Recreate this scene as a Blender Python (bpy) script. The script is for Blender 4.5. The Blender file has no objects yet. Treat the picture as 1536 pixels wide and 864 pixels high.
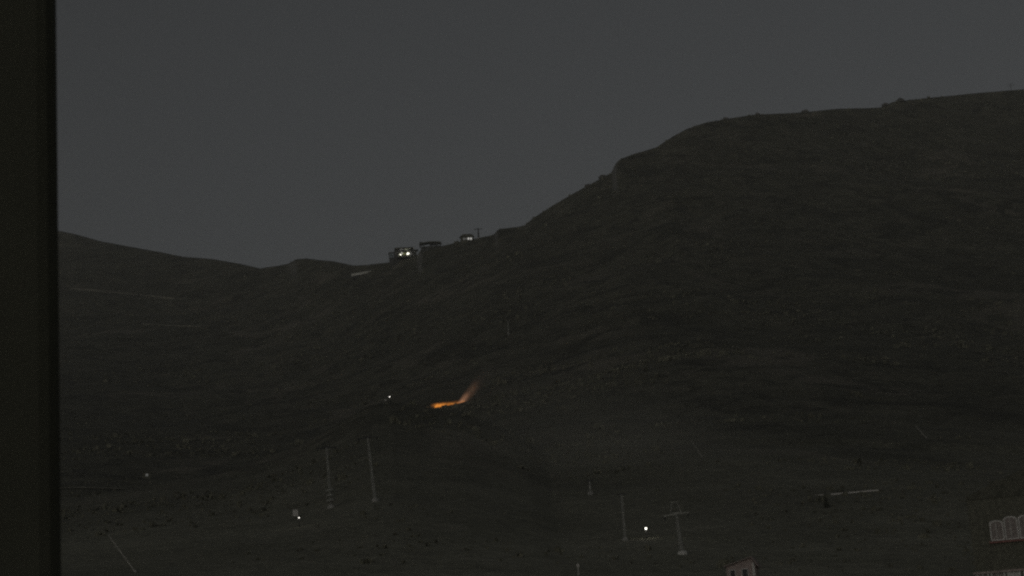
import bpy, math, random
import numpy as np
from mathutils import Vector, Matrix
from math import sin, cos, tan, pi, radians, sqrt, atan2

random.seed(7)
S = bpy.context.scene
COL = S.collection

# ------------------------------------------------------------------ camera
W, H = 1536.0, 864.0                       # the photograph's own pixel grid, used for measuring directions
HALF = tan(radians(17.0))
PITCH, ROLL = radians(13.0), radians(4.1)
CAMZ = 8.0
cam_d = bpy.data.cameras.new("camera")
cam = bpy.data.objects.new("camera", cam_d)
COL.objects.link(cam)
cam_d.sensor_width = 36.0
cam_d.lens = 18.0 / HALF
cam_d.clip_start = 0.05
cam_d.clip_end = 30000.0
CAM_M = Matrix.Rotation(pi / 2 + PITCH, 3, 'X') @ Matrix.Rotation(-ROLL, 3, 'Z')
cam.matrix_world = Matrix.Translation((0, 0, CAMZ)) @ CAM_M.to_4x4()
cam_d.dof.use_dof = True
cam_d.dof.focus_distance = 900.0
cam_d.dof.aperture_fstop = 30.0
S.camera = cam

# ------------------------------------------------------------------ sky and light (deep dusk)
SUN_EL, SUN_AZ = radians(6), radians(205.0)      # sun just gone, behind the viewer
world = bpy.data.worlds.new("World")
S.world = world
world.use_nodes = True
nt = world.node_tree
bg = nt.nodes["Background"]
sky = nt.nodes.new("ShaderNodeTexSky")
sky.sky_type = 'NISHITA'
sky.sun_disc = False
sky.sun_elevation = SUN_EL
sky.sun_rotation = SUN_AZ
sky.altitude = 1500
sky.air_density = 1.0
sky.dust_density = 3.0
sky.ozone_density = 1.0
hs = nt.nodes.new("ShaderNodeHueSaturation")
hs.inputs["Saturation"].default_value = 0.17
nt.links.new(sky.outputs[0], hs.inputs["Color"])
nt.links.new(hs.outputs[0], bg.inputs["Color"])
bg.inputs["Strength"].default_value = 0.02

sun_d = bpy.data.lights.new("sun", 'SUN')
sun_d.energy = 0.32
sun_d.angle = radians(20)
sun_d.color = (1.0, 0.95, 0.88)
sun = bpy.data.objects.new("sun", sun_d)
COL.objects.link(sun)
sd = Vector((sin(SUN_AZ) * cos(SUN_EL), cos(SUN_AZ) * cos(SUN_EL), sin(SUN_EL)))
sun.rotation_euler = (-sd).to_track_quat('-Z', 'Y').to_euler()

S.view_settings.view_transform = 'Standard'
S.view_settings.look = 'None'
S.view_settings.gamma = 1.0
S.view_settings.exposure = 0.0
S.render.engine = 'CYCLES'
S.cycles.max_bounces = 4
S.cycles.diffuse_bounces = 2
S.cycles.glossy_bounces = 2
S.cycles.volume_bounces = 1
S.cycles.transparent_max_bounces = 8
S.cycles.use_denoising = False
S.cycles.sample_clamp_direct = 3.0
S.cycles.sample_clamp_indirect = 1.0
S.cycles.filter_width = 2.3

# ------------------------------------------------------------------ materials
def mat(name, col, rough=0.8, var=0.35, scale=3.0, metal=0.0, bump=0.15, col2=None):
    m = bpy.data.materials.new(name)
    m.use_nodes = True
    n = m.node_tree
    p = n.nodes["Principled BSDF"]
    p.inputs["Roughness"].default_value = rough
    p.inputs["Metallic"].default_value = metal
    tc = n.nodes.new("ShaderNodeTexCoord")
    nz = n.nodes.new("ShaderNodeTexNoise")
    nz.inputs["Scale"].default_value = scale
    nz.inputs["Detail"].default_value = 5
    n.links.new(tc.outputs["Object"], nz.inputs["Vector"])
    mx = n.nodes.new("ShaderNodeMix")
    mx.data_type = 'RGBA'
    c2 = col2 or tuple(c * (1 - var) for c in col)
    mx.inputs[6].default_value = (*c2, 1)
    mx.inputs[7].default_value = (*[min(1, c * (1 + var * .5)) for c in col], 1)
    rp = n.nodes.new("ShaderNodeMapRange")
    rp.inputs[1].default_value = .3
    rp.inputs[2].default_value = .7
    n.links.new(nz.outputs["Fac"], rp.inputs[0])
    n.links.new(rp.outputs[0], mx.inputs[0])
    n.links.new(mx.outputs[2], p.inputs["Base Color"])
    if bump:
        b = n.nodes.new("ShaderNodeBump")
        b.inputs["Strength"].default_value = bump
        b.inputs["Distance"].default_value = .05
        n.links.new(nz.outputs["Fac"], b.inputs["Height"])
        n.links.new(b.outputs[0], p.inputs["Normal"])
    return m

def glow(name, col, strength, scale=2.0, lo=0.6):
    """a lit thing: emission broken up by a noise (things standing in the room behind the pane, flicker)"""
    m = bpy.data.materials.new(name)
    m.use_nodes = True
    n = m.node_tree
    n.nodes.remove(n.nodes["Principled BSDF"])
    e = n.nodes.new("ShaderNodeEmission")
    e.inputs[0].default_value = (*col, 1)
    tc = n.nodes.new("ShaderNodeTexCoord")
    nz = n.nodes.new("ShaderNodeTexNoise")
    nz.inputs["Scale"].default_value = scale
    n.links.new(tc.outputs["Object"], nz.inputs["Vector"])
    mr = n.nodes.new("ShaderNodeMapRange")
    mr.inputs[1].default_value = .3
    mr.inputs[2].default_value = .7
    mr.inputs[3].default_value = strength * lo
    mr.inputs[4].default_value = strength
    n.links.new(nz.outputs["Fac"], mr.inputs[0])
    n.links.new(mr.outputs[0], e.inputs[1])
    n.links.new(e.outputs[0], n.nodes["Material Output"].inputs["Surface"])
    return m

M = dict(
    frame=mat("painted_frame", (.115, .116, .082), .75, .2, 6),
    steel=mat("galvanised_steel", (.48, .48, .43), .7, .25, 2, .1),
    dark_steel=mat("weathered_steel", (.07, .07, .07), .6, .3, 2, .2),
    concrete=mat("concrete", (.5, .49, .46), .9, .25, 3),
    lit_concrete=mat("lit_concrete", (.8, .79, .74), .9, .15, 3),  # concrete lightened to stand in for light on the pylon foot
    wood=mat("dark_timber", (.2, .197, .15), .85, .35, 4),
    dark_wall=mat("dark_render", (.12, .12, .11), .9, .25, 1),
    blue_wall=mat("grey_blue_render", (.3, .34, .36), .9, .2, 1),
    roof=mat("slate_roof", (.16, .158, .122), .95, .3, 3),
    pale_roof=mat("pale_metal_roof", (.8, .79, .7), .6, .15, 1),
    white=mat("white_paint", (.8, .77, .72), .6, .15, 3),
    curtain=mat("drawn_curtain", (.42, .37, .34), .9, .3, 5),
    red=mat("reddish_sill", (.42, .2, .17), .7, .3, 5),
    pinkish=mat("pinkish_render", (.56, .46, .42), .9, .3, 3),
    track=mat("dirt_track", (.36, .34, .26), .95, .3, .3),
    bark=mat("bark", (.09, .07, .055), .95, .4, 8),
    needles=mat("needles", (.115, .12, .09), .9, .4, 3),
    shrub=mat("shrub_leaves", (.235, .23, .17), .9, .35, .05),
    rock=mat("rock", (.17, .165, .15), .95, .35, .4, bump=.5),
    bleached=mat("bleached_wood", (.62, .6, .54), .85, .25, 6),
    lamp_white=glow("lamp_white", (1, .97, .86), 9.0),
    lamp_mid=glow("lamp_mid", (1, .95, .86), 3.2),
    lamp_soft=glow("lamp_soft", (1, .97, .9), 1.1),
    pane_bright=glow("window_lit_bright", (1, .98, .78), 3.6, .7, .5),
    pane_mid=glow("window_lit_dim", (.5, .52, .22), .32, .7, .4),
    pane_soft=glow("window_lit_soft", (1, .98, .92), .75, .8, .5),
    pane_faint=glow("window_lit_faint", (1, .99, .93), .13, 1.5, .5),
    eave_lit=glow("eave_glow", (.95, 1, .72), .25, .4, .3),
    flame_hot=glow("flame_hot", (1, .34, .05), .75, 1.5, .6),
    flame_mid=glow("flame_mid", (1, .34, .06), .42, 1.5, .5),
    flame_low=glow("flame_low", (1, .38, .1), .26, 1.5, .4),
)

# hillside: dry grass, heather, bare earth and scree, mixed by noises of several sizes
def hill_material():
    m = bpy.data.materials.new("mountain_grass")
    m.use_nodes = True
    n = m.node_tree
    p = n.nodes["Principled BSDF"]
    p.inputs["Roughness"].default_value = .95
    geo = n.nodes.new("ShaderNodeNewGeometry")
    def noise(scale, detail, rough=.6, dist=0.0):
        z = n.nodes.new("ShaderNodeTexNoise")
        z.inputs["Scale"].default_value = scale
        z.inputs["Detail"].default_value = detail
        z.inputs["Roughness"].default_value = rough
        z.inputs["Distortion"].default_value = dist
        n.links.new(geo.outputs["Position"], z.inputs["Vector"])
        return z.outputs["Fac"]
    def ramp(f, a, b):
        r = n.nodes.new("ShaderNodeMapRange")
        r.inputs[1].default_value, r.inputs[2].default_value = a, b
        n.links.new(f, r.inputs[0])
        return r.outputs[0]
    def mix(f, a, b):
        x = n.nodes.new("ShaderNodeMix")
        x.data_type = 'RGBA'
        n.links.new(f, x.inputs[0])
        for i, c in ((6, a), (7, b)):
            if isinstance(c, tuple):
                x.inputs[i].default_value = (*c, 1)
            else:
                n.links.new(c, x.inputs[i])
        return x.outputs[2]
    grass = mix(ramp(noise(.012, 9, .65, 1.2), .36, .64), (.122, .119, .083), (.2, .192, .14))
    heath = mix(ramp(noise(.09, 6, .65, .6), .45, .62), grass, (.1, .098, .07))
    earth = mix(ramp(noise(.011, 8, .6, 1.0), .56, .66), heath, (.235, .215, .165))
    earth = mix(ramp(noise(.03, 7, .62, .8), .53, .61), earth, (.085, .083, .06))
    # low ground painted paler to stand in for missing light, darker heath higher up
    alt = n.nodes.new("ShaderNodeSeparateXYZ")
    n.links.new(geo.outputs["Position"], alt.inputs[0])
    jit = n.nodes.new("ShaderNodeMath")
    jit.operation = 'MULTIPLY_ADD'
    n.links.new(noise(.015, 6), jit.inputs[0])
    jit.inputs[1].default_value = 70
    n.links.new(alt.outputs[2], jit.inputs[2])
    earth = mix(ramp(jit.outputs[0], 125, 55), earth, mix(ramp(noise(.05, 6, .65), .35, .65), (.28, .275, .2), (.39, .38, .29)))
    sep = n.nodes.new("ShaderNodeSeparateXYZ")
    n.links.new(geo.outputs["Normal"], sep.inputs[0])
    mul = n.nodes.new("ShaderNodeMath")
    mul.operation = 'MULTIPLY_ADD'
    n.links.new(noise(.06, 6), mul.inputs[0])
    mul.inputs[1].default_value = .25
    n.links.new(sep.outputs[2], mul.inputs[2])
    stone = mix(ramp(mul.outputs[0], .9, .76), earth, (.24, .235, .21))
    fine = mix(ramp(noise(.5, 4, .7), .3, .7), (.6, .6, .6), (1.25, 1.25, 1.25))
    mm = n.nodes.new("ShaderNodeMix")
    mm.data_type = 'RGBA'
    mm.blend_type = 'MULTIPLY'
    mm.inputs[0].default_value = 1
    n.links.new(stone, mm.inputs[6])
    n.links.new(fine, mm.inputs[7])
    n.links.new(mm.outputs[2], p.inputs["Base Color"])
    b = n.nodes.new("ShaderNodeBump")
    b.inputs["Strength"].default_value = .8
    b.inputs["Distance"].default_value = 1.2
    n.links.new(noise(.12, 8, .65), b.inputs["Height"])
    n.links.new(b.outputs[0], p.inputs["Normal"])
    return m
M["hill"] = hill_material()

# ------------------------------------------------------------------ measuring and terrain
def ray(px, py):
    u = (px - W / 2) / (W / 2) * HALF
    v = -(py - H / 2) / (W / 2) * HALF
    d = CAM_M @ Vector((u, v, -1))
    hyp = sqrt(d.x * d.x + d.y * d.y)
    return atan2(d.x, d.y), d.z / hyp            # azimuth (clockwise from +Y), tangent of elevation

RIDGE = [(-300, 318, 2500), (-100, 330, 2450), (92, 347, 2300), (115, 352, 2300), (150, 362, 2250), (200, 371, 2200), (240, 378, 2200),
         (275, 386, 2150), (320, 389, 2100), (360, 395, 2050), (390, 402, 2000), (415, 399, 1950), (432, 396, 1900),
         (445, 389, 1880), (460, 387, 1850), (500, 391, 1750), (530, 397, 1700), (560, 395, 1620), (583, 393, 1520),
         (598, 386, 1500), (625, 383, 1500), (632, 373, 1500), (660, 369, 1500), (688, 363, 1480), (715, 358, 1480), (740, 353, 1480),
         (748, 344, 1460), (785, 340, 1450), (800, 328, 1450), (830, 308, 1450), (860, 290, 1460), (890, 273, 1480),
         (917, 258, 1490), (923, 245, 1490), (930, 238, 1500), (950, 230, 1510), (985, 220, 1530), (1010, 203, 1550), (1030, 192, 1560),
         (1060, 182, 1580), (1090, 177, 1600), (1130, 171, 1620), (1200, 168, 1650), (1260, 163, 1680), (1320, 161, 1720),
         (1340, 153, 1740), (1360, 151, 1750), (1400, 146, 1780), (1480, 138, 1820), (1536, 133, 1850), (1700, 122, 1950), (1900, 125, 2100)]
KNOLL = [(60, 760), (200, 730), (320, 705), (400, 685), (460, 660), (515, 628), (555, 606), (585, 601), (620, 605), (645, 611), (690, 616), (740, 636), (790, 656),
         (830, 684), (870, 722), (900, 756), (960, 830), (1000, 880)]
r_az, r_te, r_d = [np.array(a) for a in zip(*[(*ray(x, y), d) for x, y, d in RIDGE])]
k_az, k_te = [np.array(a) for a in zip(*[ray(x, y) for x, y in KNOLL])]
b_az, b_te = [np.array(a) for a in zip(*[ray(x, 866) for x in range(-300, 1901, 100)])]
K_D = 560.0
_ga = np.linspace(r_az[0], r_az[-1], 900)
_gt = np.interp(_ga, r_az, r_te)
_k = np.exp(-.5 * (np.arange(-120, 121) / 40.0) ** 2)
_gs = np.convolve(np.pad(_gt, 120, mode='edge'), _k / _k.sum(), 'valid')
_gd = np.convolve(np.pad(np.interp(_ga, r_az, r_d), 120, mode='edge'), _k / _k.sum(), 'valid')
def ridge_d(az):
    return np.interp(az, _ga, _gd)
def ridge_te(az, u):
    w = smooth((u - .86) / .13)
    return np.interp(az, _ga, _gs) * (1 - w) + np.interp(az, r_az, r_te) * w

def _hash(i, j, s):
    v = (i * 374761393 + j * 668265263 + s * 974634721) & 0x7fffffff
    v = ((v ^ (v >> 13)) * 1274126177) & 0x7fffffff
    return ((v ^ (v >> 16)) & 0xffff) / 65535.0

def vnoise(x, y, s):
    i, j = np.floor(x).astype(np.int64), np.floor(y).astype(np.int64)
    fx, fy = x - i, y - j
    fx, fy = fx * fx * (3 - 2 * fx), fy * fy * (3 - 2 * fy)
    return ((_hash(i, j, s) * (1 - fx) + _hash(i + 1, j, s) * fx) * (1 - fy)
            + (_hash(i, j + 1, s) * (1 - fx) + _hash(i + 1, j + 1, s) * fx) * fy) * 2 - 1

def smooth(t):
    t = np.clip(t, 0, 1)
    return t * t * (3 - 2 * t)

def slope_te(az, d, power=.85):
    """the main mountain face without relief: tangent of elevation at distance d"""
    dr, tb = ridge_d(az), np.interp(az, b_az, b_te)
    u = np.clip((d - 200) / (dr - 200), 0, 1)
    tr = ridge_te(az, u)
    return tb + (tr - tb) * u ** power

def terrain(az, d, relief=True):
    az, d = np.asarray(az, float), np.asarray(d, float)
    az, d = np.broadcast_arrays(az, d)
    x, y = np.sin(az) * d, np.cos(az) * d
    tr, dr, tb = np.interp(az, r_az, r_te), ridge_d(az), np.interp(az, b_az, b_te)
    face = CAMZ + d * slope_te(az, d)
    z200 = CAMZ + 200 * tb
    near = z200 * smooth((d - 50) / 150) * .25 + z200 * np.clip((d - 50) / 150, 0, 1) * .75
    zr = CAMZ + dr * tr
    back = zr - (d - dr) * .22 - 20 * (1 - np.exp(-np.clip(d - dr, 0, None) / 60))
    z = np.where(d < 200, near, np.where(d < dr, face, back))
    # the nearer knoll
    kt = np.interp(az, k_az, k_te)
    kz = np.where(d < K_D, CAMZ + d * (tb + (kt - tb) * np.clip((d - 200) / (K_D - 200), 0, 1) ** .8),
                  CAMZ + K_D * kt - (d - K_D) * .3 - 6 * (1 - np.exp(-np.clip(d - K_D, 0, None) / 20)))
    kz = np.where((d > 200) & (d < 900), kz, -99)
    iskn = kz > z
    z = np.maximum(z, kz)
    if relief:
        am = smooth((d - 120) / 300)
        edge = 1 - .85 * np.exp(-((d - dr) / 120) ** 2)
        edge = np.where(iskn | (np.abs(d - K_D) < 30), edge * (1 - .8 * np.exp(-((d - K_D) / 60) ** 2)), edge)
        gul = np.abs(vnoise(x / 130 + 1.3 * vnoise(x / 210, y / 210, 8), y / 420 + .4 * vnoise(x / 90, y / 90, 9), 5))
        rel = (5.5 * vnoise(x / 190, y / 190, 1) + 2.6 * vnoise(x / 75, y / 75, 2) + 1.3 * vnoise(x / 30, y / 30, 3)
               + .55 * vnoise(x / 12, y / 12, 4) - 6 * gul)
        z = z + rel * am * edge * np.clip(d / 900, .25, 1.1)
    wing = smooth((np.abs(az) - radians(32)) / radians(40))      # beyond the picture the valley opens out
    return z * (1 - wing)

_DS = np.concatenate([np.arange(60, 600, 1.0), np.arange(600, 2600, 2.0)])
def ground_hit(px, py, dmin=60):
    az, te = ray(px, py)
    ds = _DS[_DS >= dmin]
    t = (terrain(az, ds) - CAMZ) / ds
    i = int(np.argmax(t >= te)) if (t >= te).any() else int(np.argmax(t))
    d = float(ds[i])
    return az, d
def pos(az, d, z=None):
    return Vector((sin(az) * d, cos(az) * d, float(terrain(az, d)) if z is None else z))
def at(px, py, d):
    az, te = ray(px, py)
    return Vector((sin(az) * d, cos(az) * d, CAMZ + d * te))
PX = HALF / (W / 2)                                # metres per photograph pixel per metre of distance

# ------------------------------------------------------------------ object helpers
def orient(mb):
    """signed volume: positive when the faces look outwards"""
    t = 0.0
    for q in mb.f:
        a = Vector(mb.v[q[0]])
        for i in range(1, len(q) - 1):
            t += a.dot(Vector(mb.v[q[i]]).cross(Vector(mb.v[q[i + 1]])))
    return t
class MB:
    def __init__(self):
        self.v, self.f = [], []
    def add(self, vs, fs):
        o = len(self.v)
        self.v += [tuple(p) for p in vs]
        self.f += [tuple(i + o for i in q) for q in fs]
        return self
    def box(self, c, s, rot=None):
        x, y, z = s[0] / 2, s[1] / 2, s[2] / 2
        vs = [Vector(p) for p in ((-x, -y, -z), (x, -y, -z), (x, y, -z), (-x, y, -z), (-x, -y, z), (x, -y, z), (x, y, z), (-x, y, z))]
        if rot is not None:
            vs = [rot @ p for p in vs]
        return self.add([p + Vector(c) for p in vs], [(0, 3, 2, 1), (4, 5, 6, 7), (0, 1, 5, 4), (1, 2, 6, 5), (2, 3, 7, 6), (3, 0, 4, 7)])
    def tube(self, a, b, r0, r1=None, n=8, cap=True):
        a, b = Vector(a), Vector(b)
        r1 = r0 if r1 is None else r1
        ax = (b - a).normalized()
        s = ax.cross(Vector((0, 0, 1)))
        s = s.normalized() if s.length > 1e-4 else Vector((1, 0, 0))
        t = ax.cross(s)
        vs = [a + (s * cos(2 * pi * i / n) + t * sin(2 * pi * i / n)) * r0 for i in range(n)] + \
             [b + (s * cos(2 * pi * i / n) + t * sin(2 * pi * i / n)) * r1 for i in range(n)]
        fs = [(i, (i + 1) % n, n + (i + 1) % n, n + i) for i in range(n)]
        if cap:
            fs += [tuple(range(n - 1, -1, -1)), tuple(range(n, 2 * n))]
        return self.add(vs, fs)
    def lathe(self, prof, n=10, c=(0, 0, 0)):
        c = Vector(c)
        vs, fs = [], []
        for r, z in prof:
            vs += [c + Vector((r * cos(2 * pi * i / n), r * sin(2 * pi * i / n), z)) for i in range(n)]
        for k in range(len(prof) - 1):
            fs += [(k * n + i, k * n + (i + 1) % n, (k + 1) * n + (i + 1) % n, (k + 1) * n + i) for i in range(n)]
        fs += [tuple(range(n - 1, -1, -1)), tuple(range((len(prof) - 1) * n, len(prof) * n))]
        return self.add(vs, fs)
    def prism(self, poly, y0, y1):
        """outline in x,z pushed from y0 to y1"""
        n = len(poly)
        vs = [(x, y0, z) for x, z in poly] + [(x, y1, z) for x, z in poly]
        return self.add(vs, [tuple(range(n)), tuple(range(2 * n - 1, n - 1, -1))] + [((i + 1) % n, i, n + i, n + (i + 1) % n) for i in range(n)])
    def build(self, name, m, parent=None, smooth_shade=False):
        me = bpy.data.meshes.new(name)
        me.from_pydata(self.v, [], self.f)
        me.materials.append(m)
        if smooth_shade:
            me.polygons.foreach_set("use_smooth", [True] * len(me.polygons))
        o = bpy.data.objects.new(name, me)
        COL.objects.link(o)
        if parent:
            o.parent = parent
        return o

def tag(o, label, cat, group=None):
    o["label"], o["category"] = label, cat
    if group:
        o["group"] = group
    return o
def thing(name, loc, az, label, cat, group=None, yaw=0.0):
    e = bpy.data.objects.new(name, None)
    COL.objects.link(e)
    e.location = loc
    e.rotation_euler = (0, 0, -az + yaw)
    return tag(e, label, cat, group)
def copy_thing(root, loc, az, label, yaw=0.0, scale=1.0):
    c = root.copy()
    COL.objects.link(c)
    c.location, c.rotation_euler = loc, (0, 0, -az + yaw)
    c.scale = (scale,) * 3
    c["label"] = label
    for ch in list(root.children):
        d = ch.copy()
        COL.objects.link(d)
        d.parent = c
        for g in list(ch.children):
            h = g.copy()
            COL.objects.link(h)
            h.parent = d
    return c

# ------------------------------------------------------------------ the mountain side
def build_terrain():
    azs = np.concatenate([np.linspace(-pi, -radians(36), 40)[:-1], np.linspace(-radians(36), -radians(19.5), 40)[:-1],
                          np.linspace(-radians(19.5), radians(19.5), 620), np.linspace(radians(19.5), radians(36), 40)[1:],
                          np.linspace(radians(36), pi, 40)[1:]])
    ds = np.concatenate([[2, 12, 25, 40, 55, 70, 85, 100, 115, 130, 145, 160], np.geomspace(170, K_D, 150)])
    A, D = np.meshgrid(azs, ds)
    dr = ridge_d(azs)
    up = np.linspace(0, 1, 251)[1:] ** 1.15          # rows that end exactly on the ridge, then run down its far side
    D = np.concatenate([D, K_D + (dr - K_D)[None, :] * up[:, None],
                        dr[None, :] + (9000 - dr)[None, :] * (np.geomspace(1, 300, 14)[:, None] - .9) / 299.1])
    A = np.broadcast_to(azs, D.shape)
    Z = terrain(A, D)
    X, Y = np.sin(A) * D, np.cos(A) * D
    nr, nc = A.shape
    co = np.stack([X, Y, Z], -1).reshape(-1, 3)
    idx = np.arange(nr * nc).reshape(nr, nc)
    q = np.stack([idx[:-1, :-1], idx[:-1, 1:], idx[1:, 1:], idx[1:, :-1]], -1).reshape(-1, 4)[:, ::-1]
    me = bpy.data.meshes.new("hillside")
    me.vertices.add(len(co))
    me.vertices.foreach_set("co", co.ravel())
    me.loops.add(q.size)
    me.loops.foreach_set("vertex_index", q.ravel().astype(np.int32))
    me.polygons.add(len(q))
    me.polygons.foreach_set("loop_start", np.arange(0, q.size, 4, dtype=np.int32))
    me.polygons.foreach_set("loop_total", np.full(len(q), 4, dtype=np.int32))
    me.update(calc_edges=True)
    me.polygons.foreach_set("use_smooth", np.ones(len(q), dtype=bool))
    me.materials.append(M["hill"])
    o = bpy.data.objects.new("hillside", me)
    COL.objects.link(o)
    o["kind"] = "structure"
    o["label"] = "dark grassy mountain side rising to a long bare ridge"
build_terrain()

# ------------------------------------------------------------------ low shrubs all over the slope
def build_shrubs(count=26000):
    rng = np.random.default_rng(3)
    az = rng.uniform(-radians(19), radians(19), count * 2)
    dr = ridge_d(az)
    d = 190 + (dr - 200) * rng.uniform(0, 1, count * 2) ** 1.1
    x, y = np.sin(az) * d, np.cos(az) * d
    keep = vnoise(x / 90, y / 90, 11) + .8 * vnoise(x / 28, y / 28, 12) + rng.uniform(-.3, .3, len(x)) > .28
    keep &= rng.uniform(0, 1, len(x)) < np.clip((d - 120) / 500, .2, 1)
    az, d = az[keep][:count], d[keep][:count]
    raz = rng.uniform(radians(-2), radians(19), 420)
    az = np.concatenate([az, raz])
    d = np.concatenate([d, ridge_d(raz) - rng.uniform(-2, 14, 420)])
    n = len(az)
    z = terrain(az, d)
    x, y = np.sin(az) * d, np.cos(az) * d
    size = (.3 + .55 * rng.exponential(.75, n)).clip(.3, 2.4) * np.clip(d / 700, .35, 1.0)
    K = 5                                                  # each shrub: a few crossed upright leaf fans
    V, F = [], []
    verts = np.zeros((n, K * 4, 3))
    for k in range(K):
        a = rng.uniform(0, 2 * pi, n)
        ox, oy = rng.normal(0, .35, n) * size, rng.normal(0, .35, n) * size
        w, h = size * rng.uniform(.5, .9, n), size * rng.uniform(.5, 1.1, n)
        cx, sy = np.cos(a), np.sin(a)
        for j, (s, t, lean) in enumerate(((-.6, -.1, 0), (.6, -.1, 0), (.8, .75, .3), (-.5, 1.0, .3))):
            verts[:, k * 4 + j, 0] = x + ox + cx * w * s - sy * lean * w
            verts[:, k * 4 + j, 1] = y + oy + sy * w * s + cx * lean * w
            verts[:, k * 4 + j, 2] = z + h * t
    co = verts.reshape(-1, 3)
    q = np.arange(len(co), dtype=np.int32)
    me = bpy.data.meshes.new("low_shrubs")
    me.vertices.add(len(co))
    me.vertices.foreach_set("co", co.ravel())
    me.loops.add(len(q))
    me.loops.foreach_set("vertex_index", q)
    me.polygons.add(len(q) // 4)
    me.polygons.foreach_set("loop_start", np.arange(0, len(q), 4, dtype=np.int32))
    me.polygons.foreach_set("loop_total", np.full(len(q) // 4, 4, dtype=np.int32))
    me.update(calc_edges=True)
    me.materials.append(M["shrub"])
    o = bpy.data.objects.new("low_shrubs", me)
    COL.objects.link(o)
    o["kind"] = "stuff"
    o["label"] = "low dark scrub scattered over the mountain side"
build_shrubs()

# ------------------------------------------------------------------ window frame beside the camera
def build_window_frame():
    d = 1.0
    a = at(88, 432, d)
    az = ray(88, 432)[0]
    e = thing("window_frame", (a.x, a.y, CAMZ - .9), az, "near black upright window frame filling the left edge of the view", "window frame")
    # x = 0 is the edge seen against the sky
    m = MB()
    prof = [(-.34, 0), (-.012, 0), (-.006, .002), (-.002, .006), (0, .012), (0, .055), (-.03, .055), (-.03, .07), (-.34, .07)]
    n = len(prof)
    z0, z1 = 0.0, 2.1
    m.add([(x, y, z0) for x, y in prof] + [(x, y, z1) for x, y in prof],
          [tuple(range(n - 1, -1, -1)), tuple(range(n, 2 * n))] + [(i, (i + 1) % n, n + (i + 1) % n, n + i) for i in range(n)])
    m.build("jamb", M["frame"], e)
    MB().box((-.12, -.011, 1.05), (.09, .022, 2.1)).build("casing", M["frame"], e)
build_window_frame()

# ------------------------------------------------------------------ lift pylons
def pylon(name, top, base, arm_px, label, kind="steel", cage=False, head=True, group="lift pylons on the slope", d=None, foot="concrete", rmul=1.0, lean=0.0, arm_kind="dark_steel", head_px=6):
    """top / base: photo pixels of the cross arm and of the foot"""
    if d is None:
        az, d = ground_hit(*base)
    else:
        az = ray(*base)[0]
    loc = pos(az, d)
    h = max(2.0, at(top[0], top[1], d).z - loc.z)
    arm = arm_px * PX * d
    e = thing(name, loc, az, label, "lift pylon", group)
    e.rotation_euler = (0, -radians(lean), -az)
    r = max(.28, h * .022) * rmul
    mt, am = M[kind], M[arm_kind]
    MB().lathe([(r * 2.6, -1.2), (r * 2.6, .25), (r * 2.2, .45)], 10).build("footing", M[foot], e)
    MB().lathe([(r * 1.25, .4), (r * 1.5, .45), (r * 1.5, .6), (r * 1.15, .62), (r * .72, h)], 12).build("mast", mt, e, True)
    MB().box((0, 0, h + r * .35), (arm * 2, r * .9, r * .7)).box((0, 0, h + r), (arm * .5, r * .6, r * .7)).build("crossarm", am, e)
    for s in (-1, 1):
        x = s * arm * .92
        b = MB().box((x, 0, h - r * .35), (r * .45, arm * .9, r * .5)).build("sheave_beam", am, e)
        if head:
            wheel = None
            for k in range(4):
                yy = (k - 1.5) * arm * .24
                if wheel is None:
                    wheel = MB().tube((-r * .35, 0, 0), (r * .35, 0, 0), r * .55, n=8).build("sheave", M["dark_steel"], b)
                    w = wheel
                else:
                    w = wheel.copy()
                    COL.objects.link(w)
                    w.parent = b
                w.location = (x, yy, h - r * .9)
    if head:
        hp = h + max(1.2, head_px * PX * d)
        MB().tube((-arm * .45, 0, h), (-arm * .2, 0, hp), r * .22, n=6).tube((arm * .45, 0, h), (arm * .2, 0, hp), r * .22, n=6)\
            .box((0, 0, hp), (arm * .6, r * .35, r * .3)).build("lifting_frame", am, e)
    lad = MB()
    for s in (-.18, .18):
        lad.tube((s, -r * 1.35, .8), (s, -r * 1.05, h - .2), .035, n=5)
    for k in range(int(h / .6)):
        lad.box((0, -r * 1.3 + (k * .6 / h) * r * .3, 1 + k * .6), (.36, .04, .04))
    lad.build("ladder", mt, e)
    if cage:
        for z in (1.2, 2.2, 3.2):
            MB().lathe([(r * 2.7, z), (r * 3.2, z + .12), (r * 3.2, z + .3), (r * 2.7, z + .4)], 14).build("service_ring", mt, e)
    return e

pylon("lift_pylon", (494, 672), (497, 762), 15, "grey lift pylon with service rings round its foot, left of the middle", cage=True, lean=2)
pylon("lift_pylon", (553, 657), (563, 752), 15, "plain grey lift pylon just right of the ringed pylon", lean=4)
pylon("lift_pylon", (1015, 772), (1024, 832), 19, "grey lift pylon with pale foot, right of the bright lower lamp", foot="lit_concrete", lean=4, arm_kind="steel", head_px=19)
pylon("lift_pylon", (716, 344), (718, 357), 6, "tiny lift pylon against the sky beside the lit ridge hut", kind="dark_steel", head=False, rmul=2.2)
pylon("lift_pylon", (760, 482), (763, 502), 6, "faint distant lift pylon halfway up the dark face", kind="steel", head=False)
pylon("lift_pylon", (934, 742), (938, 811), 7, "thin faint lift pylon left of the bright lower lamp", kind="steel", head=False, rmul=.7)
pylon("lift_pylon", (884, 722), (886, 742), 5, "short faint pylon in the hollow right of the dark knoll", kind="steel", head=False)

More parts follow.
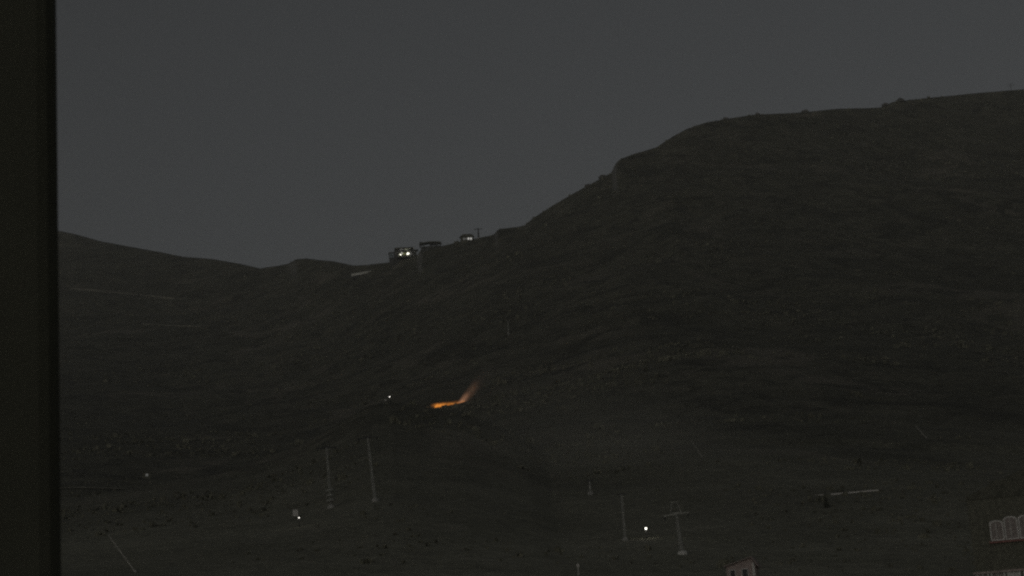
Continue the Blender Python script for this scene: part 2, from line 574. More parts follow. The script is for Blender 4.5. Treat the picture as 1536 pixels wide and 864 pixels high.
# ------------------------------------------------------------------ buildings on the saddle
def add_window(parent, x, y, z, w, h, pane, frame="dark_steel", depth=.12, bars=1):
    """window set in a wall whose face is at y; the pane is its sub-part"""
    m = MB()
    t = max(.06, w * .05)
    m.box((x, y - depth / 2, z - h / 2 - t / 2), (w + 2 * t, depth, t)).box((x, y - depth / 2, z + h / 2 + t / 2), (w + 2 * t, depth, t))
    for s in (-1, 1):
        m.box((x + s * (w / 2 + t / 2), y - depth / 2, z), (t, depth, h))
    for k in range(bars):
        m.box((x - w / 2 + w * (k + 1) / (bars + 1), y - depth * .35, z), (t * .7, depth * .6, h))
    f = m.build("window", M[frame], parent)
    MB().box((x, y - .012, z), (w, .02, h)).build("pane", M[pane], f)
    return f

def build_restaurant():
    az, te = ray(607, 386)
    d = float(ridge_d(az)) - 12
    u = PX * d
    base = at(604, 386, d)
    e = thing("mountain_restaurant", base, az, "flat roofed hilltop building with brightly lit windows on the saddle", "building", yaw=radians(4))
    X = lambda px: (px - 604) * u
    Z = lambda py: (386 - py) * u
    wall = MB()
    wall.box(((X(592) + X(626)) / 2, 5, Z(388) / 2 + Z(374) / 2 - 3), (X(626) - X(592), 9, Z(374) - Z(388) + 6))
    wall.build("wall", M["dark_wall"], e)
    MB().box((X(587.7), 6, (Z(377) + Z(385)) / 2), (X(592) - X(584) - .1, 7, Z(377) - Z(385))).build("side_wing", M["blue_wall"], e)
    MB().box((X(587.9), 6, (Z(385) + Z(394)) / 2 - 3), (X(592) - X(584) - .3, 6.6, Z(385) - Z(394) + 5.99)).build("basement", M["dark_wall"], e)
    MB().box((X(588), 6, Z(376.6)), (X(593) - X(583), 8.4, .5)).build("side_wing_roof", M["roof"], e)
    rf = MB().box((X(607), 4.2, Z(371.8)), (X(622) - X(593), 12.5, .9)).build("roof", M["roof"], e)
    MB().box((X(619), 6, Z(373.4)), (X(632) - X(612), 7.5, .5)).build("lower_roof", M["blue_wall"], e)
    MB().box((X(616), 6, Z(370.8)), (.9, .9, 1.4)).build("chimney", M["dark_wall"], rf)
    for x0, x1, mm in ((600, 606, "pane_faint"), (608, 613.5, "eave_lit")):
        MB().box(((X(x0) + X(x1)) / 2, -.1, Z(373.6)), (X(x1) - X(x0), .5, .8)).build("eave_glow", M[mm], e)  # emission put in for the light falling on the eave
    y = .48
    for px, py, w, hh, mm in ((600.8, 381.3, 2.6, 2.8, "pane_mid"), (604, 380, 1.9, 2.6, "pane_mid"), (607.2, 380.6, 1.9, 2.8, "pane_mid"),
                              (612.3, 380.4, 3.4, 3.4, "pane_mid"), (616.5, 380.6, 1.8, 2.6, "pane_faint")):
        add_window(e, X(px), y, Z(py), w, hh, mm)
    for px, py in ((600.9, 381.8), (611.4, 381.2), (613.4, 380.9), (612.5, 379.6)):       # the floodlights that burn out in the photograph
        l = MB().lathe([(.15, -.5), (.6, -.35), (.75, 0), (.6, .35), (.15, .5)], 10, (X(px), -.6, Z(py))).build("floodlight", M["lamp_white"], e)
        MB().box((X(px), -.05, Z(py)), (.15, 1.0, .15)).build("bracket", M["dark_steel"], l)
    MB().tube((X(601.8), -.4, Z(378.2)), (X(604.4), -.4, Z(380.2)), .32, n=8).build("tube_lamp", M["lamp_soft"], e)
    # terrace rail
    rail = MB()
    for k in range(12):
        rail.box((X(594) + k * (X(625) - X(594)) / 11, -4, Z(385.5) + .1), (.12, .12, 1.1))
    rail.box(((X(594) + X(625)) / 2, -4, Z(385.5) + .7), (X(625) - X(594), .12, .12))
    rail.build("terrace_rail", M["dark_steel"], e)
    MB().box(((X(593) + X(626)) / 2, -1.9, Z(387)), (X(626) - X(593), 4.6, 1.2)).build("terrace", M["dark_wall"], e)
build_restaurant()

def build_station():
    d = float(ridge_d(ray(645, 373)[0])) - 8
    u = PX * d
    base = at(645, 373, d)
    az = ray(645, 373)[0]
    e = thing("lift_station", base, az, "dark unlit lift station with arched canopy between the two lit buildings", "lift station", yaw=radians(-2))
    X = lambda px: (px - 645) * u
    Z = lambda py: (373 - py) * u
    MB().box((X(646), 4, Z(370) - 2.2), (X(661) - X(631), 6, 6.4)).build("wall", M["dark_wall"], e)
    arch = [(X(628.5), Z(363.6)), (X(634), Z(362)), (X(645), Z(361.2)), (X(656), Z(361.6)), (X(663), Z(363.2))]
    low = [(x, z - .9) for x, z in reversed(arch)]
    MB().prism(arch + low, 0, 8).build("canopy", M["roof"], e)
    for px in (630, 636, 647, 655, 661.5):
        MB().box((X(px), .8, Z(367) + .2), (.8, .6, Z(362.4) - Z(371))).build("post", M["dark_steel"], e)
    MB().box((X(631), 3, Z(361)), (1.6, 2, 1.4)).build("vent", M["dark_steel"], e)
    MB().box((X(651), 3.9, Z(364.6)), (X(659) - X(646), 4, 1.3)).build("machine_housing", M["dark_wall"], e)
build_station()

def build_ridge_hut():
    d = float(ridge_d(ray(701, 361)[0])) - 8
    u = PX * d
    base = at(701, 361.5, d)
    az = ray(701, 361)[0]
    e = thing("ridge_hut", base, az, "small dark hut with a row of white lit windows on the ridge", "hut", yaw=radians(9))
    X = lambda px: (px - 701) * u
    Z = lambda py: (361.5 - py) * u
    MB().box((X(701.5), 3, Z(357) - 1.8), (X(711) - X(691.5), 5, 8)).build("wall", M["wood"], e)
    rf = MB().prism([(X(689.8), Z(354.2)), (X(712.5), Z(354.2)), (X(708), Z(350.6)), (X(695), Z(350.6))], -.6, 6.4).build("roof", M["roof"], e)
    MB().box((X(706), 3, Z(350)), (.8, .8, 1.4)).build("chimney", M["dark_wall"], rf)
    for px, w, mm in ((696, 1.5, "pane_faint"), (699.3, 1.3, "pane_faint"), (703.2, 1.7, "pane_soft"), (707, 1.7, "pane_soft")):
        add_window(e, X(px), .48, Z(357.6), w, 1.9, mm, bars=0)
build_ridge_hut()

def build_shed():
    az, d = ground_hit(542, 414)
    u = PX * d
    base = pos(az, d)
    e = thing("long_shed", base, az, "long low shed with pale roof on the slope below the lit hilltop building", "shed")
    L = 31 * u
    R = Matrix.Rotation(-radians(7), 3, 'Y')
    MB().box((0, 2, .2), (L * .97, 3.2, 2.4), R).build("wall", M["dark_wall"], e)
    MB().box((0, .0, 2.6), (L, 3.8, .14), Matrix.Rotation(-radians(7), 3, 'Y') @ Matrix.Rotation(radians(52), 3, 'X')).build("roof", M["pale_roof"], e)
    MB().box((-L * .5, 2, 4.4), (.35, .35, 7)).build("vent_pipe", M["dark_steel"], e)
build_shed()

# ------------------------------------------------------------------ lamps and small huts on the lower slope
def lamp_post(px, py, label, size=.5, height=4.2, bright="lamp_white", watts=60, d=None):
    """lamp head at the given photo pixel, foot on the ground below it"""
    az, d = ground_hit(px, py + 14) if d is None else (ray(px, py)[0], d)
    head = at(px, py, d)
    g = float(terrain(az, d))
    h = max(1.6, head.z - g)
    e = thing("lamp_post", (head.x, head.y, g), az, label, "lamp", "small lamps on the dark slope")
    MB().lathe([(.16, -.6), (.16, .3), (.07, .4), (.05, h - .1)], 8).build("pole", M["dark_steel"], e)
    MB().tube((0, 0, h - .12), (0, -.45, h + .12), .04, n=6).build("bracket", M["dark_steel"], e)
    hd = MB().lathe([(.1, .2), (size * .62, .06), (size * .66, -.02)], 10, (0, -.45, h + size * .45)).build("lamp_shade", M["dark_steel"], e)
    MB().lathe([(.06, -size * .5), (size * .42, -size * .3), (size * .5, 0), (size * .42, size * .3), (.06, size * .45)], 10, (0, -.45, h)).build("bulb", M[bright], hd)
    ld = bpy.data.lights.new("lamp_light", 'POINT')
    ld.energy, ld.shadow_soft_size, ld.color = watts, .3, (1, .95, .8)
    lo = bpy.data.objects.new("lamp_light", ld)
    COL.objects.link(lo)
    lo.parent = e
    lo.location = (0, -1.2, h)
    return e, h

def cabinet(px, py, label, w=1.0, h=1.1):
    az, d = ground_hit(px, py + 3)
    e = thing("utility_cabinet", pos(az, d), az, label, "cabinet", "pale cabinets beside the lamps")
    MB().box((0, 0, h / 2), (w, .6, h)).build("cabinet_body", M["white"], e)
    MB().prism([(-w * .58, h + .003), (w * .58, h + .003), (w * .52, h + .14), (-w * .52, h + .14)], -.4, .4).build("cabinet_roof", M["concrete"], e)
    MB().box((0, -.311, h * .5), (w * .8, .02, h * .75)).build("door", M["white"], e)

lamp_post(969, 794, "bright white lamp on the lower slope between two pylons", .36, watts=4)
lamp_post(448.5, 777, "white lamp beside a pale cabinet at lower left of the ringed pylon", .2, bright="lamp_mid", watts=4)
cabinet(443.5, 772, "pale cabinet beside the lamp at lower left of the ringed pylon", 1.0, 1.2)
lamp_post(584.5, 595.5, "white lamp on the knoll left of the orange fire", .34, bright="lamp_mid", watts=4)
cabinet(578.5, 599, "grey cabinet beside the lamp on the knoll", 1.1, .8)
lamp_post(1122, 170.5, "tiny dim lamp on the ridge of the big right hill", .8, bright="pane_faint", watts=0, d=float(ridge_d(ray(1122, 170)[0])) - 3)

def build_cabin():
    az, d = ground_hit(220, 718)
    u = PX * d
    e = thing("cabin", pos(az, d), az, "small dark cabin with one dim lit window at lower left", "cabin")
    MB().box((0, 1.5, .9), (3.4, 3, 2.6)).build("wall", M["wood"], e)
    MB().prism([(-2.1, 2.2), (2.1, 2.2), (0, 3.3)], -.35, 3.4).build("roof", M["roof"], e)
    add_window(e, .1, 0, 1.35, 1.0, 1.05, "pane_faint", bars=1, frame="wood")
    MB().box((-1.1, -.03, .75), (.8, .06, 1.7)).build("door", M["wood"], e)
build_cabin()

# ------------------------------------------------------------------ guard rail, poles
def build_guard_rail():
    az, d = ground_hit(1262, 742)
    e = thing("guard_rail", pos(az, d), az, "long pale guard rail running level across the lower right slope", "guard rail")
    u = PX * d
    c = at(1262, 740, d) - e.location
    hz = c.z
    for x0, x1 in ((1210, 1236), (1247, 1316)):
        a, b = (x0 - 1262) * u, (x1 - 1262) * u
        MB().prism([(a, hz - .14), (b, hz - .14), (b, hz + .14), (a, hz + .14)], -.06, 0).build("rail", M["white"], e)
        k = a + .4
        while k < b:
            gz = float(terrain(az + k / d, d)) - e.location.z
            top = hz + .1
            MB().box((k, .08, (top + min(gz, hz - .5) - .4) / 2), (.14, .14, top - min(gz, hz - .5) + .4)).build("post", M["dark_steel"], e)
            k += 3.0
build_guard_rail()

def slanted_pole(p0, p1, label, r=.07, name="leaning_pole", m="bleached"):
    az, d = ground_hit(*p1)
    a, b = at(*p0, d), at(*p1, d)
    e = thing(name, b, 0, label, "pole")
    MB().tube((0, 0, 0), a - b, r * 1.2, r * .8, n=8).build("shaft", M[m], e)
    MB().lathe([(r * 3, -1.0), (r * 3, .12), (r * 2, .2)], 8).build("foot", M["concrete"], e)
slanted_pole((163, 803), (203, 858), "long pale pole leaning steeply to the left at the lower left", .075)
slanted_pole((1373, 639), (1390, 657), "short faint slanted pole high on the right hand slope", .1)
slanted_pole((1039, 663), (1053, 685), "short faint slanted pole on the slope above the pale footed pylon", .09)

def marker_post(px, py, py0, label):
    az, d = ground_hit(px, py0)
    h = (py0 - py) * PX * d
    e = thing("marker_post", pos(az, d), az, label, "post")
    MB().lathe([(.14, -.5), (.14, .15), (.08, .2), (.07, h)], 8).build("shaft", M["bleached"], e)
    MB().box((0, -.09, h * .82), (.3, .04, .35)).build("plate", M["white"], e)
marker_post(868, 846, 863, "short pale marker post at the bottom edge below the hollow")

# ------------------------------------------------------------------ chalet at the lower right
def build_chalet():
    d = 130.0
    u = PX * d
    az = ray(1510, 812)[0]
    o = at(1510, 811, d)                     # x = 0, z = 0 of the upper sill
    g = float(terrain(az, d))
    e = thing("chalet", (o.x, o.y, g - .5), az, "large dark chalet with pale framed arched windows at the lower right corner", "house")
    z0 = o.z - e.location.z
    X = lambda px: (px - 1510) * u
    top = z0 + 3.2
    MB().box(((X(1462) + 9) / 2, 5, top / 2), (9 - X(1462), 10, top)).build("wall", M["wood"], e)
    rf = MB().prism([(X(1461), top), (9.8, top), (9.8, top + .25), (3.6, top + 2.6), (X(1461), top + .25)], -.08, 11).build("roof", M["roof"], e)
    MB().box((5, 6, top + 2.2), (.8, .8, 2)).build("chimney", M["dark_wall"], rf)
    def arched(xc, zb, w, h, pane="curtain"):
        n = 7
        def arc(ww, hh, zb_):
            return [(xc - ww / 2, zb_), (xc + ww / 2, zb_)] + [(xc + ww / 2 * cos(pi * k / n), hh - w * .22 + zb + w * .22 * sin(pi * k / n)) for k in range(n + 1)]
        t = .1
        out, inn = arc(w, h, zb), arc(w - 2 * t, h - t, zb + t)
        m = MB()
        k = len(out)
        ys, yb = -.12, -.004
        vs = [(x, ys, z) for x, z in out] + [(x, ys, z) for x, z in inn] + [(x, yb, z) for x, z in out] + [(x, yb, z) for x, z in inn]
        fs = []
        for i in range(k):
            j = (i + 1) % k
            fs += [(i, j, k + j, k + i), (2 * k + i, i, k + i, 3 * k + i)][:1]
            fs += [(j, i, 2 * k + i, 2 * k + j), (k + i, k + j, 3 * k + j, 3 * k + i)]
        m.add(vs, fs)
        m.box((xc - w * .04, -.08, zb + h * .47), (.05, .05, h * .9))
        f = m.build("window", M["white"], e)
        MB().prism(inn, -.05, -.01).build("pane", M[pane], f)
    for k, (px, hh) in enumerate(((1498.5, 29), (1518.5, 33), (1538.5, 33), (1558.5, 31))):
        arched(X(px), z0 + .05, 19 * u, hh * u)
    MB().box(((X(1486) + X(1570)) / 2, -.12, z0 - .05), (X(1570) - X(1486), .3, .12)).build("sill", M["red"], e)
    # the storey below: pale lintel band and broad windows
    z1 = z0 - 44 * u
    MB().box(((X(1458) + X(1570)) / 2, -.1, z1 + .08), (X(1570) - X(1458), .25, .16)).build("lintel", M["pinkish"], e)
    for px, w, pn in ((1471, 15, "curtain"), (1492, 18, "curtain"), (1514, 16, "white"), (1537, 18, "curtain"), (1558, 16, "curtain")):
        m = MB()
        ww, hh = w * u, 1.5
        for s in (-1, 1):
            m.box((X(px) + s * ww / 2, -.08, z1 - hh / 2), (.12, .14, hh))
        m.box((X(px), -.08, z1 - hh), (ww + .12, .14, .12)).box((X(px), -.06, z1 - hh / 2), (.06, .08, hh))
        f = m.build("window", M["white"], e)
        MB().box((X(px), -.02, z1 - hh / 2 - .02), (ww - .1, .03, hh - .06)).build("pane", M[pn], f)
    # boarded facade
    for k in range(26):
        zz = z0 + .18 - .42 * k + 1.9
        if zz > .3:
            MB().box((X(1475), -.012, zz), (X(1486) - X(1464), .024, .38)).build("plank", M["wood"], e)
build_chalet()

def build_small_house():
    d = 185.0
    u = PX * d
    az = ray(1112, 850)[0]
    o = at(1112, 864, d)
    g = float(terrain(az, d))
    e = thing("small_house", (o.x, o.y, g - .3), az, "small pinkish house front with pale trim at the bottom edge", "house", yaw=radians(-6))
    z0 = o.z - e.location.z
    X = lambda px: (px - 1112) * u
    Z = lambda py: z0 + (864 - py) * u
    MB().prism([(X(1091), 0), (X(1134), 0), (X(1134), Z(850)), (X(1128), Z(839.5)), (X(1091), Z(849))], 0, 3.5).build("wall", M["pinkish"], e)
    rf = MB().prism([(X(1088), Z(849.6)), (X(1129), Z(838.6)), (X(1138), Z(853)), (X(1138), Z(851)), (X(1129.4), Z(836.8)), (X(1088), Z(847.8))], -.4, 4).build("roof", M["pinkish"], e)
    MB().prism([(X(1088), Z(849)), (X(1129), Z(838)), (X(1129), Z(837)), (X(1088), Z(848))], -.46, -.403).build("verge_board", M["curtain"], rf)
    for px, w in ((1100, 8), (1118, 9)):
        f = MB()
        ww, hh = w * u, 1.2
        zc = Z(861) - .1
        for s in (-1, 1):
            f.box((X(px) + s * ww / 2, -.05, zc), (.09, .1, hh))
        f.box((X(px), -.05, zc + hh / 2), (ww + .09, .1, .09)).box((X(px), -.05, zc - hh / 2), (ww + .09, .1, .09))
        w_ = f.build("window", M["white"], e)
        MB().box((X(px), -.01, zc), (ww - .09, .02, hh - .09)).build("pane", M["dark_steel"], w_)
    MB().box((X(1131), -.1, Z(856)), (.25, .2, 1.4)).build("corner_post", M["white"], e)
build_small_house()

# ------------------------------------------------------------------ rocks and a mast on the skyline
def boulder(px, py, size, label, d=None, seed=0):
    az, te = ray(px, py)
    dd = float(ridge_d(az)) - 3 if d is None else d
    rng = random.Random(seed)
    m = MB()
    n, rows = 9, 6
    vs, fs = [], []
    for k in range(rows):
        ph = pi * k / (rows - 1)
        for i in range(n):
            a = 2 * pi * i / n
            rr = size * (.75 + rng.random() * .5)
            vs.append((rr * sin(ph) * cos(a) * 1.3, rr * sin(ph) * sin(a), rr * cos(ph) * .8))
    for k in range(rows - 1):
        fs += [(k * n + i, (k + 1) * n + i, (k + 1) * n + (i + 1) % n, k * n + (i + 1) % n) for i in range(n)]
    m.add(vs, fs)
    o = m.build("boulder", M["rock"])
    o.location = pos(az, dd) + Vector((0, 0, size * .25))
    tag(o, label, "rock", "rocks on the skyline")
boulder(1088, 176, 2.4, "low boulder on the skyline left of the tiny ridge lamp", seed=1)
boulder(1136, 170, 2.2, "low boulder on the skyline right of the tiny ridge lamp", seed=2)
boulder(1207, 166, 3.0, "flat boulder alone on the level stretch of skyline", seed=3)
boulder(1328, 160, 3.0, "boulder at the foot of the skyline step on the right", seed=4)
boulder(1351, 152, 3.6, "tallest boulder on top of the skyline step on the right", seed=5)
boulder(904, 265, 3.0, "boulder on the skyline just below the rocky shoulder", seed=6)
boulder(881, 277, 2.2, "small boulder on the steep skyline left of the rocky shoulder", seed=7)

def build_mast():
    az, te = ray(1517, 135)
    d = float(ridge_d(az)) - 4
    u = PX * d
    e = thing("weather_mast", pos(az, d), az, "thin weather mast with cross arms on the skyline at far right", "mast")
    h = 12 * u
    MB().tube((0, 0, -2), (0, 0, h), .3, .16, n=6).build("pole", M["dark_steel"], e)
    for k, (z, w) in enumerate(((h * .72, 3.4), (h * .95, 2.2))):
        MB().box((0, 0, z), (w * 2, .25, .25)).box((-w, 0, z + .4), (.5, .5, .9)).box((w, 0, z + .4), (.5, .5, .9)).build("crossarm", M["dark_steel"], e)
build_mast()

# ------------------------------------------------------------------ conifers in the dark lower right
def conifer_meshes(seed):
    rng = random.Random(seed)
    h = 10.0
    tr = MB().tube((0, 0, -.6), (0, 0, 5), .22, .13, n=7).tube((0, 0, 5), (.05, 0, h), .13, .02, n=6)
    cr = MB()
    tiers = 17
    for t in range(tiers):
        z = 1.1 + (h - 1.3) * t / (tiers - 1)
        R = 2.3 * (1 - t / tiers) ** .8 * (.85 + rng.random() * .3) + .12
        nb = max(5, int(12 - t * .4))
        a0 = rng.random() * 6
        for b in range(nb):
            a = a0 + 2 * pi * b / nb + rng.uniform(-.25, .25)
            r = R * rng.uniform(.65, 1.12)
            dr = r * rng.uniform(.25, .5)
            c, s = cos(a), sin(a)
            for q in range(3):
                f0, f1 = .12 + q * .27, .5 + q * .26
                w = r * .24 * (1.2 - q * .25)
                zz = z + rng.uniform(-.12, .12)
                p0, p1 = (c * r * f0, s * r * f0, zz - dr * f0), (c * r * f1, s * r * f1, zz - dr * f1 - .1)
                mx_, my_ = (p0[0] + p1[0]) / 2, (p0[1] + p1[1]) / 2
                zl = (p0[2] + p1[2]) / 2 - w * .7
                cr.add([p0, (mx_ - s * w, my_ + c * w, zl), p1, (mx_ + s * w, my_ - c * w, zl)], [(0, 1, 2), (0, 2, 3)])
    return tr, cr
def build_conifers():
    protos = []
    spots = [(1240, 762, 24, "small dark conifer breaking the line of the guard rail")]
    for i, (px, py, hp, label) in enumerate(spots):
        az, d = ground_hit(px, py)
        loc, sc = pos(az, d), hp * PX * d / 10.0
        if i < 1:
            e = thing("conifer_tree", loc, az, label, "tree", "conifers on the lower slope")
            t, c = conifer_meshes(i + 20)
            t.build("trunk", M["bark"], e)
            c.build("crown", M["needles"], e)
            e.scale = (sc,) * 3
            protos.append(e)
        else:
            copy_thing(protos[0], loc, az, label, yaw=i * 1.3, scale=sc)
build_conifers()

# ------------------------------------------------------------------ fire behind the knoll and its smoke
def face_distance(px, py):
    az, te = ray(px, py)
    ds = _DS[_DS > 620]
    t = (terrain(az, ds) - CAMZ) / ds
    return az, float(ds[int(np.argmax(t >= te))])
def build_fire():
    az, d = face_distance(668, 610)
    u = PX * d
    o = pos(az, d)
    e = thing("brush_fire", o, az, "line of orange flames burning along the slope behind the dark knoll", "fire")
    rng = random.Random(4)
    n = 64
    for k in range(n):
        f = k / (n - 1)
        px = 652.5 + 42 * f + rng.uniform(-.6, .6)
        py = 610.5 - 5.0 * f
        p = at(px, py, d) - o
        x = (px - 668) * u
        z = max(p.z - .2, float(terrain(*(lambda q: (atan2(q.x, q.y), sqrt(q.x * q.x + q.y * q.y)))(p))) - o.z - .1)
        hgt = (1.6 - .4 * f) * rng.uniform(.7, 1.2) * (.55 if k < 2 else 1)
        w = rng.uniform(.22, .42)
        lean = .35 * hgt
        m = MB()
        ring = 6
        prof = ((.7, 0), (1, .22), (.75, .5), (.35, .8), (.05, 1))
        vs, fs = [], []
        yj = rng.uniform(-.8, .8)
        for r, t in prof:
            vs += [(x + r * w * cos(2 * pi * i / ring) + lean * t * t, yj + r * w * sin(2 * pi * i / ring), z + t * hgt) for i in range(ring)]
        for q in range(len(prof) - 1):
            fs += [(q * ring + i, q * ring + (i + 1) % ring, (q + 1) * ring + (i + 1) % ring, (q + 1) * ring + i) for i in range(ring)]
        m.add(vs, fs)
        m.build("flame", M["flame_hot" if f < .3 else "flame_mid" if f < .62 else "flame_low"], e)
    # the glowing gas round the flames and the firelit smoke, put in as emission: soft, so a volume
    def nodes(m):
        m.use_nodes = True
        nt = m.node_tree
        nt.nodes.remove(nt.nodes["Principled BSDF"])
        tc = nt.nodes.new("ShaderNodeTexCoord")
        sp = nt.nodes.new("ShaderNodeSeparateXYZ")
        nt.links.new(tc.outputs["Object"], sp.inputs[0])
        def mth(op, a, b=None, c=None, clamp=False):
            q = nt.nodes.new("ShaderNodeMath")
            q.operation = op
            q.use_clamp = clamp
            for i, v in enumerate((a, b, c)):
                if v is None:
                    continue
                if isinstance(v, (int, float)):
                    q.inputs[i].default_value = v
                else:
                    nt.links.new(v, q.inputs[i])
            return q.outputs[0]
        def noise(scale):
            nz = nt.nodes.new("ShaderNodeTexNoise")
            nz.inputs["Scale"].default_value = scale
            nz.inputs["Detail"].default_value = 3
            nt.links.new(tc.outputs["Object"], nz.inputs["Vector"])
            return mth('MULTIPLY_ADD', nz.outputs["Fac"], 2.4, -.6, True)
        return nt, sp, mth, noise
    def hull(name, path, m, c0, parent=None):
        """a bent tube through photo points, round in section"""
        sm, ring = MB(), 14
        vs, fs = [], []
        P = [Vector(((px - c0[0]) * u, 0, at(px, py, d).z - at(*c0, d).z)) for px, py, r in path]
        for k, (px, py, r) in enumerate(path):
            t = (P[min(k + 1, len(P) - 1)] - P[max(k - 1, 0)]).normalized()
            for i in range(ring):
                q = 2 * pi * i / ring
                vs.append(P[k] + Vector((-t.z, 0, t.x)) * r * u * cos(q) + Vector((0, 1, 0)) * r * u * sin(q))
        for k in range(len(path) - 1):
            fs += [((k + 1) * ring + i, (k + 1) * ring + (i + 1) % ring, k * ring + (i + 1) % ring, k * ring + i) for i in range(ring)]
        fs += [tuple(range(ring)), tuple(range(len(path) * ring - 1, (len(path) - 1) * ring - 1, -1))]
        sm.add(vs, fs)
        if orient(sm) < 0:
            sm.f = [tuple(reversed(q)) for q in sm.f]
        return sm.build(name, m, parent)
    def axis(nt, sp, mth, ang):
        al = mth('ADD', mth('MULTIPLY', sp.outputs[0], cos(ang)), mth('MULTIPLY', sp.outputs[2], sin(ang)))
        ac = mth('SUBTRACT', mth('MULTIPLY', sp.outputs[2], cos(ang)), mth('MULTIPLY', sp.outputs[0], sin(ang)))
        return al, mth('SQRT', mth('ADD', mth('MULTIPLY', ac, ac), mth('MULTIPLY', sp.outputs[1], sp.outputs[1])))
    # 1. along the ground
    c0 = (645, 609.5)
    m = bpy.data.materials.new("flame_gas")
    nt, sp, mth, noise = nodes(m)
    p1 = at(697, 603.6, d) - at(*c0, d)
    L1 = sqrt(((697 - 645) * u) ** 2 + p1.z ** 2)
    al, rr = axis(nt, sp, mth, atan2(p1.z, (697 - 645) * u))
    f = mth('DIVIDE', al, L1)
    fall = mth('POWER', mth('SUBTRACT', 1.0, mth('DIVIDE', rr, 4.6 * u), None, True), 1.5)
    head = mth('MULTIPLY', mth('DIVIDE', f, .16, None, True), mth('SUBTRACT', 1.08, mth('MULTIPLY', f, .55), None, True))
    em = nt.nodes.new("ShaderNodeEmission")
    em.inputs[0].default_value = (1, .33, .05, 1)
    nt.links.new(mth('MULTIPLY', mth('MULTIPLY', mth('MULTIPLY', fall, head), noise(.5)), .42), em.inputs[1])
    nt.links.new(em.outputs[0], nt.nodes["Material Output"].inputs["Volume"])
    g1 = hull("flame_glow", [(645, 609.5, 3), (652, 609, 4.6), (670, 607.3, 4.6), (688, 604.6, 4.6), (698, 603.4, 4)], m, c0, e)
    g1.location = (((645 - 668) * u), -1.2, at(*c0, d).z - o.z)
    # 2. lower smoke made to emit, standing in for firelight on it
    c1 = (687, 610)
    m = bpy.data.materials.new("smoke_glow_emission")
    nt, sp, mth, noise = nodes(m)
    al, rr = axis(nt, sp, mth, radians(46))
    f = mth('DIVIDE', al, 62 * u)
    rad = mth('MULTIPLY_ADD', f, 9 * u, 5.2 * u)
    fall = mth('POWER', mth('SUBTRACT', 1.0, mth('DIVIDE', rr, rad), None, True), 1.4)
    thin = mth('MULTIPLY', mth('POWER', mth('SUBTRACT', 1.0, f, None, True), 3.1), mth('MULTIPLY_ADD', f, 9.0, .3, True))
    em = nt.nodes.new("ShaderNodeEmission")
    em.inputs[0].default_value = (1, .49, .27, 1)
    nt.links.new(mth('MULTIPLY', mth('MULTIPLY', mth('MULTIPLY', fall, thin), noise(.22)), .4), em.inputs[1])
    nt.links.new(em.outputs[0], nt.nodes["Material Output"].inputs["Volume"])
    g2 = hull("smoke_glow", [(684, 613, 5), (691, 606, 6.5), (703, 594, 8), (716, 581, 11), (731, 566, 14)], m, c1, e)
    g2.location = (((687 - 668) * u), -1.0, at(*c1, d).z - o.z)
    for q in (g1, g2):
        q["kind"] = "thing"
    ld = bpy.data.lights.new("fire_light", 'POINT')
    ld.energy, ld.shadow_soft_size, ld.color = 260, 2.0, (1, .42, .12)
    lo = bpy.data.objects.new("fire_light", ld)
    COL.objects.link(lo)
    lo.parent = e
    lo.location = (-2.0, -1.5, 3.0)
    # the smoke itself, grey brown, leaning and widening
    m = bpy.data.materials.new("smoke")
    nt, sp, mth, noise = nodes(m)
    al, rr = axis(nt, sp, mth, radians(46))
    f = mth('DIVIDE', al, 85 * u)
    rad = mth('MULTIPLY_ADD', f, 15 * u, 5 * u)
    fall = mth('SUBTRACT', 1.0, mth('DIVIDE', rr, rad), None, True)
    thin = mth('SUBTRACT', 1.0, f, None, True)
    pv = nt.nodes.new("ShaderNodeVolumePrincipled")
    pv.inputs["Color"].default_value = (.85, .74, .68, 1)
    nt.links.new(mth('MULTIPLY', mth('MULTIPLY', mth('MULTIPLY', fall, thin), noise(.16)), .17), pv.inputs["Density"])
    nt.links.new(pv.outputs[0], nt.nodes["Material Output"].inputs["Volume"])
    sm = hull("smoke_plume", [(691, 608, 5), (702, 596, 8), (716, 582, 11), (732, 566, 15), (750, 548, 19)], m, c1)
    sm.location = at(*c1, d) + Vector((0, -1.0, 0))
    sm.rotation_euler = (0, 0, -az)
    tag(sm, "faint brownish smoke plume leaning up to the right from the fire", "smoke")
build_fire()

# ------------------------------------------------------------------ dirt tracks across the slope
def build_track(points, width, label):
    vs, fs = [], []
    prev = None
    pts = []
    for (x0, y0), (x1, y1) in zip(points, points[1:]):
        for k in range(8):
            pts.append((x0 + (x1 - x0) * k / 8, y0 + (y1 - y0) * k / 8))
    for k, (px, py) in enumerate(pts):
        az, d = ground_hit(px, py)
        if prev is not None:
            d = prev * .6 + d * .4
        prev = d
        for j in range(3):
            q = pos(az, d + (j - 1) * width / 2)
            vs.append(q + Vector((0, 0, .35)))
        if k:
            b = (k - 1) * 3
            fs += [(b + 1, b + 4, b + 3, b), (b + 2, b + 5, b + 4, b + 1)]
    o = MB().add(vs, fs).build("track", M["track"], None, False)
    o["kind"] = "structure"
    o["label"] = label
build_track([(105, 433), (170, 440), (230, 447), (266, 450)], 9, "faint pale track crossing the upper left slope")
build_track([(214, 487), (260, 491), (308, 493)], 8, "faint pale track on the left slope below the upper one")
build_track([(60, 734), (150, 733), (250, 737)], 3, "pale track near the cabin at lower left")

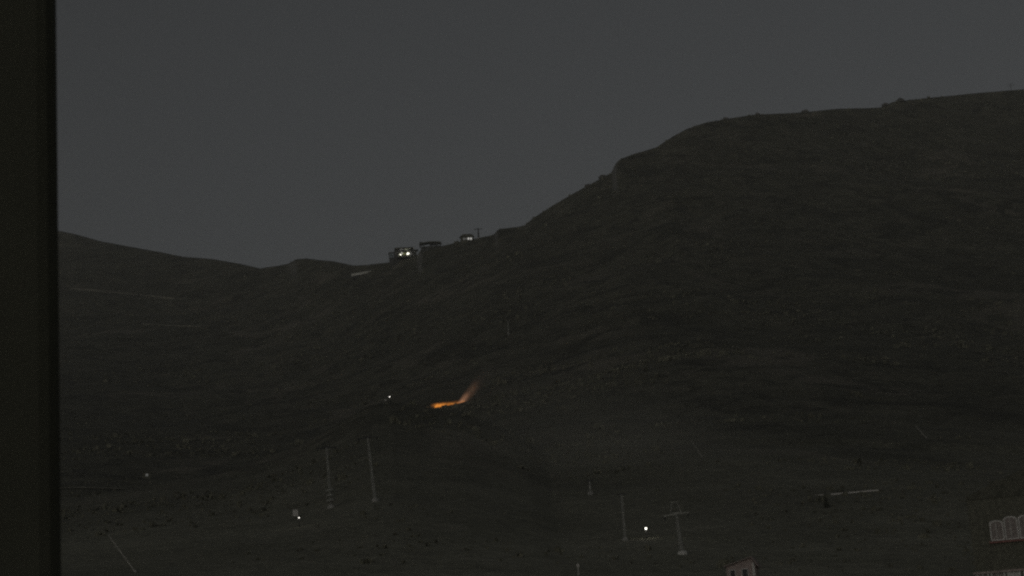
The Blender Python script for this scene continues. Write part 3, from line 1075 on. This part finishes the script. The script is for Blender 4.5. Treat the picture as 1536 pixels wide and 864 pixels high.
# ------------------------------------------------------------------ mist lying in the hollow
def build_mist():
    az, d = ground_hit(915, 712)
    d += 25
    c = pos(az, d)
    m = bpy.data.materials.new("mist")
    m.use_nodes = True
    nt = m.node_tree
    nt.nodes.remove(nt.nodes["Principled BSDF"])
    tc = nt.nodes.new("ShaderNodeTexCoord")
    ln = nt.nodes.new("ShaderNodeVectorMath")
    ln.operation = 'LENGTH'
    nt.links.new(tc.outputs["Object"], ln.inputs[0])
    nz = nt.nodes.new("ShaderNodeTexNoise")
    nz.inputs["Scale"].default_value = 2.2
    nz.inputs["Detail"].default_value = 4
    nt.links.new(tc.outputs["Object"], nz.inputs["Vector"])
    mr = nt.nodes.new("ShaderNodeMapRange")
    mr.interpolation_type = 'SMOOTHSTEP'
    mr.inputs[1].default_value, mr.inputs[2].default_value = 1.0, .1
    mr.inputs[3].default_value, mr.inputs[4].default_value = 0, .009
    nt.links.new(ln.outputs["Value"], mr.inputs[0])
    mu = nt.nodes.new("ShaderNodeMath")
    mu.operation = 'MULTIPLY'
    nt.links.new(mr.outputs[0], mu.inputs[0])
    nt.links.new(nz.outputs["Fac"], mu.inputs[1])
    pv = nt.nodes.new("ShaderNodeVolumePrincipled")
    pv.inputs["Color"].default_value = (.95, .93, .82, 1)
    nt.links.new(mu.outputs[0], pv.inputs["Density"])
    nt.links.new(pv.outputs[0], nt.nodes["Material Output"].inputs["Volume"])
    o = MB().lathe([(.02, -1), (.5, -.87), (.87, -.5), (1, 0), (.87, .5), (.5, .87), (.02, 1)], 24).build("mist", m)
    o.location = c + Vector((0, 0, 6))
    o.rotation_euler = (0, radians(14), -az)
    o.scale = (62, 75, 24)
    o["kind"] = "stuff"
    o["label"] = "pale mist lying in the hollow right of the dark knoll"
build_mist()

# ------------------------------------------------------------------ valley haze
def build_haze():
    top = max(o.matrix_world.translation.z for o in bpy.data.objects) + 5
    zmax = max(800.0, top)
    me = bpy.data.objects["hillside"].data
    z = np.zeros(len(me.vertices) * 3)
    me.vertices.foreach_get("co", z)
    z = z.reshape(-1, 3)
    zmax, zmin = float(z[:, 2].max()) + 40, float(z[:, 2].min()) - 1
    R = 9050.0
    m = bpy.data.materials.new("dusk_air")
    m.use_nodes = True
    nt = m.node_tree
    nt.nodes.remove(nt.nodes["Principled BSDF"])
    pv = nt.nodes.new("ShaderNodeVolumePrincipled")
    pv.inputs["Color"].default_value = (.92, .93, .9, 1)
    pv.inputs["Density"].default_value = .000175
    pv.inputs["Anisotropy"].default_value = .2
    nt.links.new(pv.outputs[0], nt.nodes["Material Output"].inputs["Volume"])
    o = MB().box((0, 0, (zmax + zmin) / 2), (2 * R, 2 * R, zmax - zmin)).build("haze", m)
    o["kind"] = "stuff"
    o["label"] = "thin dusk haze over the valley"
build_haze()
